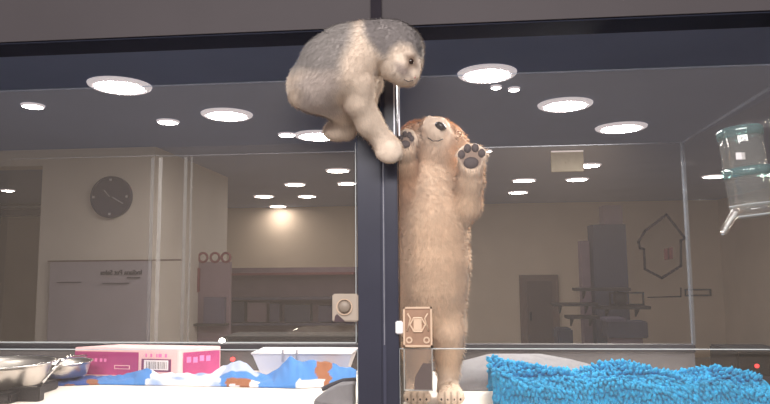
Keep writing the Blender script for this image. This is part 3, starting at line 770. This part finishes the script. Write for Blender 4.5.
def finish_body(me, colr, name, parent):
    at = me.color_attributes.new('coat', 'FLOAT_COLOR', 'POINT')
    c4 = np.concatenate([colr, np.ones((len(colr), 1))], 1).astype(np.float32); at.data.foreach_set('color', c4.ravel())
    me.polygons.foreach_set('use_smooth', [True]*len(me.polygons)); me.materials.clear()
    return link(name, me, M['coat'], parent)
def grow_fur(me, colr, n, length, comb, name, parent, width=.0011, lay=.75, skip=None, limit=None):
    me.calc_loop_triangles(); nt_ = len(me.loop_triangles)
    T = np.empty(nt_*3, dtype=np.int32); me.loop_triangles.foreach_get('vertices', T); T = T.reshape(-1, 3)
    V = np.empty(len(me.vertices)*3); me.vertices.foreach_get('co', V); V = V.reshape(-1, 3)
    N = np.empty(len(me.vertices)*3); me.vertices.foreach_get('normal', N); N = N.reshape(-1, 3)
    ar = np.linalg.norm(np.cross(V[T[:, 1]]-V[T[:, 0]], V[T[:, 2]]-V[T[:, 0]]), axis=1); pr = ar/ar.sum()
    pick = RNG.choice(nt_, n, p=pr); b = RNG.random((n, 2)); fl = b.sum(1) > 1; b[fl] = 1-b[fl]
    w = np.stack([1-b.sum(1), b[:, 0], b[:, 1]], 1)
    pos = (V[T[pick]]*w[:, :, None]).sum(1); nor = (N[T[pick]]*w[:, :, None]).sum(1); nor /= np.linalg.norm(nor, axis=1)[:, None]
    cc = (colr[T[pick]]*w[:, :, None]).sum(1)
    Ld = length(pos); keep = Ld > 1e-4
    if skip is not None: keep &= ~skip(pos)
    pos, nor, cc, Ld = pos[keep], nor[keep], cc[keep], Ld[keep]; n = len(pos)
    cm = comb(pos); cm = cm - nor*(cm*nor).sum(1)[:, None]; cm /= np.maximum(np.linalg.norm(cm, axis=1), 1e-6)[:, None]
    d = nor*(1-lay)+cm*lay+RNG.normal(0, .22, (n, 3)); d += nor*np.maximum(0, .15-(d*nor).sum(1))[:, None]; d /= np.linalg.norm(d, axis=1)[:, None]
    side = np.cross(d, nor); side /= np.maximum(np.linalg.norm(side, axis=1), 1e-6)[:, None]
    Ld = Ld*RNG.uniform(.6, 1.2, n)
    a = pos-nor*.0008-side*width/2; b_ = pos-nor*.0008+side*width/2
    mid = pos+d*(Ld*.5)[:, None]
    droop = mid + (d*.8+np.array([0, 0, -.25]))*(Ld*.5)[:, None]
    m1 = mid-side*width*.38; m2 = mid+side*width*.38
    if limit is not None: droop[:, 1] = np.maximum(droop[:, 1], limit); m1[:, 1] = np.maximum(m1[:, 1], limit); m2[:, 1] = np.maximum(m2[:, 1], limit)
    VV = np.concatenate([a, b_, m1, m2, droop]); i = np.arange(n)
    F4 = np.stack([i, i+n, i+3*n, i+2*n], 1); F3 = np.stack([i+2*n, i+3*n, i+4*n], 1)
    fm = bpy.data.meshes.new(name); fm.from_pydata(VV.tolist(), [], F4.tolist()+F3.tolist())
    jit = RNG.uniform(.88, 1.1, (n, 1)); c5 = np.concatenate([np.tile(cc*jit, (5, 1)), np.ones((5*n, 1))], 1).astype(np.float32)
    at = fm.color_attributes.new('coat', 'FLOAT_COLOR', 'POINT'); at.data.foreach_set('color', c5.ravel())
    fm.polygons.foreach_set('use_smooth', [True]*len(fm.polygons))
    fm.normals_split_custom_set_from_vertices(np.tile(nor, (5, 1)).tolist())
    o = link(name, fm, M['furm'], parent); return o

def to_px(V):
    d = V-np.array(EYE); z = d @ np.array(fwd)
    return 385+FPX*(d @ np.array(rt))/z, 202-FPX*(d @ np.array(up))/z
def polymask(X, Y, poly, soft):
    inside = np.zeros(len(X), bool); dist = np.full(len(X), 1e9); n = len(poly)
    for i in range(n):
        (x1, y1), (x2, y2) = poly[i], poly[(i+1) % n]
        cr = ((y1 > Y) != (y2 > Y)) & (X < (x2-x1)*(Y-y1)/((y2-y1) or 1e-9)+x1); inside ^= cr
        dx, dy = x2-x1, y2-y1; tt = np.clip(((X-x1)*dx+(Y-y1)*dy)/(dx*dx+dy*dy), 0, 1)
        dist = np.minimum(dist, np.hypot(X-x1-tt*dx, Y-y1-tt*dy))
    sd = np.where(inside, dist, -dist); return np.clip(.5+sd/(2*soft), 0, 1)
# --- puppy, standing upright against the glass
YD = 1.415
TAN, CREAM, BRN, PALE = (230, 198, 168), (238, 210, 184), (208, 162, 128), (236, 216, 198)
def dc(px0, py0, Y0, r0_, px1, py1, Y1, r1_, col):
    return (P(px0, py0, Y0), r0_*pxm(Y0), P(px1, py1, Y1), r1_*pxm(Y1), col)
dog = [
    dc(432.5, 212, YD, 29.5, 434.5, 235, YD, 31, TAN), dc(434.5, 235, YD, 31, 435, 262, YD, 31.5, TAN), dc(435, 262, YD, 31.5, 434, 285, YD+.006, 30.5, TAN), dc(434, 285, YD+.006, 30.5, 433, 306, YD+.016, 27, TAN),
    dc(430.5, 185, YD, 26.5, 432.5, 212, YD, 29.5, CREAM), dc(430, 155, YD, 24, 430.5, 185, YD, 26.5, CREAM),
    # skull and cheeks
    dc(431, 148, YD-.005, 27, 436, 146, YD-.01, 26, (206, 164, 130)), dc(424, 146, YD, 22, 445, 152, YD, 19, (210, 170, 136)),
    # muzzle pointing up and towards the glass
    dc(436, 145, YD-.035, 15, 437, 131, YD-.062, 10.5, PALE), dc(432, 140, YD-.04, 11, 431, 127, YD-.06, 7, PALE), dc(431, 127, YD-.06, 6, 428.5, 119, YD-.06, 2.0, PALE),
    dc(437, 131, YD-.062, 10.5, 440, 127, YD-.066, 8.5, PALE), dc(439, 150, YD-.03, 12, 444, 139, YD-.045, 8, PALE),
    # ears
    dc(449, 134, YD+.002, 8, 456, 145, YD-.008, 8.5, CREAM), dc(456, 145, YD-.008, 8.5, 457, 163, YD-.012, 5, TAN), dc(457, 163, YD-.012, 5, 455, 172, YD-.012, 3, TAN),
    dc(414, 132, YD+.01, 9, 406, 142, YD, 8.5, BRN), dc(406, 142, YD, 8.5, 405, 160, YD-.01, 6, BRN),
    # viewer-right foreleg, paw flat on the glass
    dc(456, 214, YD-.01, 15, 466, 205, YD-.035, 13, TAN), dc(466, 205, YD-.035, 13, 470, 180, YD-.065, 11, TAN), dc(470, 180, YD-.065, 11, 471, 163, YD-.088, 10, CREAM),
    dc(471, 163, YD-.088, 9.5, 471.5, 158, YD-.094, 8.5, CREAM),
    dc(467, 160, YD-.094, 6, 462.5, 154, YD-.1, 4.8, PALE), dc(469, 158, YD-.094, 6, 468, 150.5, YD-.1, 4.8, PALE), dc(473, 158, YD-.094, 6, 475, 150, YD-.1, 4.8, PALE), dc(475, 160, YD-.094, 6, 481, 154, YD-.1, 4.8, PALE),
    # viewer-left foreleg up along the post
    dc(411, 212, YD-.01, 15, 407, 195, YD-.03, 12, BRN), dc(407, 195, YD-.03, 12, 406.5, 165, YD-.06, 9, BRN), dc(406.5, 165, YD-.06, 9, 406, 147, YD-.085, 8.5, TAN), dc(406, 147, YD-.085, 8.5, 406, 143, YD-.09, 8, TAN),
    dc(405, 143, YD-.09, 4.5, 402.5, 137, YD-.098, 3.6, PALE), dc(406, 142, YD-.09, 4.5, 406, 135, YD-.098, 3.6, PALE), dc(408, 142, YD-.09, 4.5, 410, 135.5, YD-.098, 3.6, PALE), dc(409, 144, YD-.09, 4.5, 413, 138.5, YD-.098, 3.4, PALE),
    # hind legs
    dc(447, 306, YD+.008, 17, 449, 330, YD-.002, 13.5, TAN), dc(449, 330, YD-.002, 13.5, 448.5, 350, YD+.012, 12, CREAM), dc(448.5, 350, YD+.012, 12, 448, 368, YD+.02, 9, CREAM), dc(448, 368, YD+.02, 9, 448, 388, YD+.01, 8, PALE),
    dc(448, 389, YD+.01, 9.5, 451, 395, YD-.045, 6.5, PALE),
    dc(418, 306, YD+.008, 16, 417, 330, YD-.002, 13, TAN), dc(417, 330, YD-.002, 13, 417, 350, YD+.012, 11.5, CREAM), dc(417, 350, YD+.012, 11.5, 417, 368, YD+.02, 9, CREAM), dc(417, 368, YD+.02, 9, 417, 388, YD+.01, 8, PALE),
    dc(417, 389, YD+.01, 9.5, 417, 395, YD-.045, 6.5, PALE),
    # tail hanging behind
    dc(438, 300, YD+.06, 9, 448, 330, YD+.11, 7, TAN), dc(448, 330, YD+.11, 7, 446, 352, YD+.13, 3.5, CREAM),
]
for cx_ in (451, 417):
    for dx in (-9, -3, 3, 9):
        dog.append(dc(cx_+dx*.6, 393.5, YD-.03, 4.6, cx_+dx, 397.5, YD-.062, 3.9, PALE))
me, V, colr = build_body(dog, .0058, .004)
cx_, cy_ = to_px(V)
for qx, qy, qr in ((471, 157, 12.5), (406, 139, 9)):
    w_ = (np.clip((qr-np.hypot(cx_-qx, cy_-qy))/3+.3, 0, 1)*(V[:, 1] < 1.325))[:, None]*.85; colr = colr*(1-w_)+np.array(lin((112, 90, 82)))*w_
    
V[:, 2] = np.maximum(V[:, 2], ZFL+.001); V[:, 1] = np.maximum(V[:, 1], YF+.0095); V[:, 0] = np.where(V[:, 1] < 1.335, np.maximum(V[:, 0], XP1+.004), V[:, 0]); me.vertices.foreach_set('co', V.ravel()); me.update()
for fx in (451, 417):
    for dx in (-6.2, 0, 6.2):  # crease shade between the toes painted into the coat as dark lines
        w_ = (np.clip(1-np.abs(cx_-fx-dx)/1.3, 0, 1)*np.clip((cy_-390.5)/2, 0, 1)*(V[:, 1] < YD-.025))[:, None]*.75; colr = colr*(1-w_)+np.array(lin((96, 78, 70)))*w_
t = thing('puppy', 'golden puppy standing upright with raised paws pressed on the glass', 'dog', (float(P(434, 399, YD)[0]), YD, ZFL))
body = finish_body(me, colr, 'body', t)
head_c = P(432, 150, YD); pawR = P(471, 157, YD-.09); pawL = P(406, 139, YD-.09); noz = P(439, 127, YD-.066)
def flen(pos):
    L_ = np.full(len(pos), .014)
    L_[pos[:, 2] < ZFL+.05] = .005
    for c_, r_ in ((pawR, .03), (pawL, .022)): L_[np.linalg.norm(pos-c_, axis=1) < r_] = .004
    L_[np.linalg.norm(pos-noz, axis=1) < .035] = .004
    return L_
def skipd(pos):
    s = np.linalg.norm(pos-noz, axis=1) < .014
    for c_, r_ in ((pawR, .024), (pawL, .018)): s |= (np.linalg.norm(pos-c_, axis=1) < r_) & (pos[:, 1] < c_[1]-.001)
    return s
grow_fur(me, colr, 60000, flen, lambda p: np.tile([0.05, -.1, -1.], (len(p), 1)), 'fur', body, .0014, .62, skipd, YF+.0075)
# nose, eyes, mouth, pads
for fx in (451, 417):
    for dx in (-9.5, -3.2, 3.2, 9.5):
        MB().ell(W(fx+dx, 399.3, YD-.072), (.0022, .004, .0028)).build('claw', M['pads'], body, True)
n0 = W(440.5, 126.2, YD-.086)
nrot = Matrix.Rotation(math.radians(-28), 3, 'Y')
MB().ell(n0, (.0135, .009, .0085), nrot.inverted()).ell(n0+Vector((.002, -.003, -.004)), (.006, .005, .006)).build('nose', M['nose'], body, True)
for sx in (-1, 1):
    c_ = Vector(P(431, 148, YD-.005)) + Vector((sx*.40, -.40, .825))*27*pxm(YD)*.985; MB().ell(c_, (.0062, .0062, .0062)).build('eye', M['eye'], body, True)
mth = [W(428, 138, YD-.076), W(433, 141, YD-.085), W(438, 141, YD-.086), W(443, 139, YD-.079)]
MB().tube(mth, .0011, 8).build('mouth_line', M['nose'], body, True)
def padset(cx_, cy_, Y, k_, toes):
    MB().ell(W(cx_, cy_+4*k_, Y), (.0135*k_, .004, .0105*k_)).build('paw_pad', M['pads'], body, True)
    for dx, dy in toes:
        MB().ell(W(cx_+dx*k_, cy_+dy*k_, Y), (.0066*k_, .004, .008*k_)).build('paw_pad', M['pads'], body, True)
padset(471, 158, 1.3092, 1.2, ((-8, -3), (-3, -8), (3.5, -8.5), (9, -4)))
padset(405, 141, 1.3092, .85, ((-5, -4), (0, -8), (5, -7), (8, -3)))

# --- kitten, climbing round the post outside the glass
YK = 1.2
GREY, WHT, GR2 = (150, 142, 142), (228, 210, 194), (132, 126, 132)
cat = [
    dc(321, 83, YK, 28, 330, 72, YK, 32, GREY), dc(330, 72, YK, 32, 345, 60, YK, 32, GREY), dc(318, 92, YK-.005, 20, 312, 90, YK, 19, (196, 184, 176)),
    dc(345, 60, YK, 32, 352, 56, YK, 30, GREY), dc(352, 55, YK-.004, 30, 366, 48, YK-.002, 25, WHT), dc(338, 47, YK+.01, 18, 322, 56, YK+.01, 18, GREY),
    dc(330, 82, YK-.02, 17, 345, 72, YK-.025, 20, (206, 194, 184)),
    # neck and head
    dc(366, 48, YK, 24, 382, 46, YK, 23, WHT), dc(383, 45, YK-.002, 22.5, 396, 49, YK-.005, 25, WHT),
    dc(380, 38, YK-.014, 13, 388, 38, YK-.014, 14, GR2), dc(386, 45, YK-.022, 8, 384, 53, YK-.03, 4.5, GR2), dc(396, 38, YK-.006, 15, 408, 44, YK, 13, GREY),
    dc(404, 54, YK-.022, 13, 407, 62, YK-.024, 11, WHT), dc(399, 66, YK-.018, 13, 405, 73, YK-.02, 9.5, WHT), dc(405, 73, YK-.02, 9, 410, 77, YK-.02, 7, WHT), dc(396, 70, YK-.01, 12, 402, 77, YK-.012, 7, WHT),
    dc(412, 52, YK+.005, 10, 414, 62, YK+.002, 8, GREY), dc(410, 66, YK-.01, 9, 412, 70, YK-.01, 7, WHT),
    dc(398, 71, YK-.031, 4, 402, 70, YK-.033, 4, GREY),
    # ears (flattened)
    dc(379, 40, YK-.03, 7, 383, 55, YK-.036, 2.5, GR2), dc(402, 30, YK+.02, 7, 397, 24, YK+.03, 2.5, GREY),
    # chest, near foreleg reaching to the puppy
    dc(352, 68, YK-.006, 26, 357, 84, YK-.008, 18, WHT), dc(357, 84, YK-.008, 17, 359, 102, YK, 13.5, WHT), dc(359, 102, YK, 13.5, 369, 123, YK+.02, 12, WHT), dc(369, 123, YK+.02, 12, 385, 143, YK+.035, 9.5, WHT), dc(385, 143, YK+.035, 10, 388, 148, YK+.035, 10.5, WHT),
    dc(384, 150, YK+.03, 5, 381.5, 154, YK+.028, 4, WHT), dc(388, 152, YK+.03, 5, 387, 157, YK+.027, 4, WHT), dc(392, 152, YK+.03, 5, 393, 157, YK+.027, 4, WHT), dc(395, 148, YK+.032, 5, 397.5, 153, YK+.03, 4, WHT),
    # far foreleg tucked behind, paw against the post
    dc(362, 70, YK+.02, 16, 370, 84, YK+.035, 11, WHT), dc(370, 84, YK+.035, 11, 366, 104, YK+.045, 8.5, WHT), dc(366, 104, YK+.045, 8.5, 369, 114, YK+.047, 7.5, WHT),
    # hind leg and foot on the glass edge
    dc(318, 92, YK, 19, 334, 104, YK+.02, 13, (206, 194, 186)), dc(334, 104, YK+.02, 13, 343, 115, YK+.05, 9, (206, 190, 178)), dc(343, 115, YK+.05, 9, 346, 128, YK+.07, 8.5, (200, 182, 168)), dc(347, 130, YK+.07, 8.5, 334, 130.5, YK+.062, 8, (206, 188, 172)),
    dc(334, 131, YK+.06, 7.5, 329.5, 132, YK+.055, 5.5, (214, 196, 180)),
    # far hind leg
    dc(322, 90, YK+.03, 18, 336, 98, YK+.05, 10, GREY), dc(336, 98, YK+.05, 10, 330, 108, YK+.06, 6.5, GREY),
    # tail curled against the rump
    dc(298, 72, YK+.01, 6, 295.5, 84, YK+.005, 6, WHT), dc(295.5, 84, YK+.005, 6, 298, 97, YK, 6.5, (210, 198, 190)), dc(298, 97, YK, 6.5, 307, 104, YK-.01, 5, (196, 184, 180)),
]
me, V, colr = build_body(cat, .006, .004)
V[:, 1] = np.minimum(V[:, 1], np.where(V[:, 0] > XP0-.006, 1.2735, 9)); 
me.vertices.foreach_set('co', V.ravel()); me.update()
# soft grey saddle, white shoulder band, grey crown and ear, grey cheek
cx_, cy_ = to_px(V)
colr = np.tile(lin((218, 200, 184)), (len(V), 1))
def paint(poly, rgb, soft, amt=1):
    global colr
    w_ = (polymask(cx_, cy_, poly, soft)*amt)[:, None]; colr = colr*(1-w_)+np.array(lin(rgb))*w_
paint([(280, 60), (300, 30), (340, 5), (357, 10), (352, 40), (343, 58), (340, 72), (322, 74), (302, 70), (294, 72)], (142, 135, 132), 6)
paint([(296, 84), (304, 72), (338, 70), (342, 84), (330, 98), (304, 104)], (172, 160, 156), 6, .8)
paint([(300, 98), (330, 96), (345, 112), (330, 118), (296, 116)], (170, 158, 156), 5, .6)  # shade under the rump painted into the coat colour
paint([(363, 15), (385, 8), (405, 14), (424, 36), (424, 58), (417, 56), (411, 45), (401, 43), (393, 48), (386, 58), (380, 54), (371, 43), (364, 32)], (126, 119, 118), 4)
paint([(394, 62), (402, 64), (410, 68), (411, 76), (402, 77), (396, 72)], (122, 108, 105), 3, .85)
paint([(405, 54), (416, 54), (417, 67), (407, 68)], (92, 68, 54), 3, .9)
t = thing('kitten', 'grey and white kitten climbing around the post toward the puppy', 'cat', (float(P(345, 139, YK+.06)[0]), YK, float(P(345, 139, 1.265)[2])))
body = finish_body(me, colr, 'body', t)
fc = P(408, 64, YK-.03); fpaw = P(388, 151, YK+.03)
def flen(pos):
    L_ = np.full(len(pos), .0085); L_[np.linalg.norm(pos-fc, axis=1) < .03] = .004; L_[np.linalg.norm(pos-fpaw, axis=1) < .028] = .004
    return L_
cdir = np.array([-.8, 0, -.5])
def ccomb(pos):
    out = np.tile([-.7, 0., -.55], (len(pos), 1)); lg = pos[:, 2] < ZA(90, YK); out[lg] = [.3, 0, -1]; return out
grow_fur(me, colr, 45000, flen, ccomb, 'fur', body, .0011, .74)
e0 = W(410.5, 61.5, YK-.042)
MB().ell(e0, (.006, .005, .0068)).build('eye', M['eye'], body, True)
e1 = W(419.5, 63, YK-.004); MB().ell(e1, (.005, .005, .006)).build('eye', M['eye'], body, True)
n0 = W(414, 77.5, YK-.03); MB().ell(n0, (.004, .0035, .003)).build('nose', M['pinknose'], body, True)
MB().tube([W(403, 79, YK-.036), W(408, 81.5, YK-.036), W(413, 80.5, YK-.032)], .0008, 6).build('mouth_line', M['pads'], body, True)

# ------------------------------------------------------------------ light
def area(name, loc, size, sizey, power, col, rot=(0, 0, 0)):
    l = bpy.data.lights.new(name, 'AREA'); l.shape = 'RECTANGLE'; l.size = size; l.size_y = sizey; l.energy = power; l.color = col
    o = bpy.data.objects.new(name, l); COL.objects.link(o); o.location = loc; o.rotation_euler = rot; return o
area('walkway_ceiling_lamp', (-.1, -.7, 2.7), 2.2, .5, 104, (1, .95, .9), (math.radians(35), 0, 0))
area('pen_lamp_right', (.32, 1.66, 1.9), .4, .12, 16, (1, .94, .86), (0, math.radians(30), 0))
area('pen_lamp_left', (-.55, 1.55, 1.95), .9, .12, 8, (1, .95, .92))
w = bpy.data.worlds.new('world'); S.world = w; w.use_nodes = True
w.node_tree.nodes['Background'].inputs[0].default_value = (.60, .58, .64, 1); w.node_tree.nodes['Background'].inputs[1].default_value = .5

S.view_settings.view_transform = 'Standard'; S.view_settings.look = 'None'; S.view_settings.gamma = 1; S.view_settings.exposure = 0
S.cycles.use_denoising = True; S.cycles.transparent_max_bounces = 24; S.cycles.max_bounces = 8; S.cycles.sample_clamp_indirect = 4
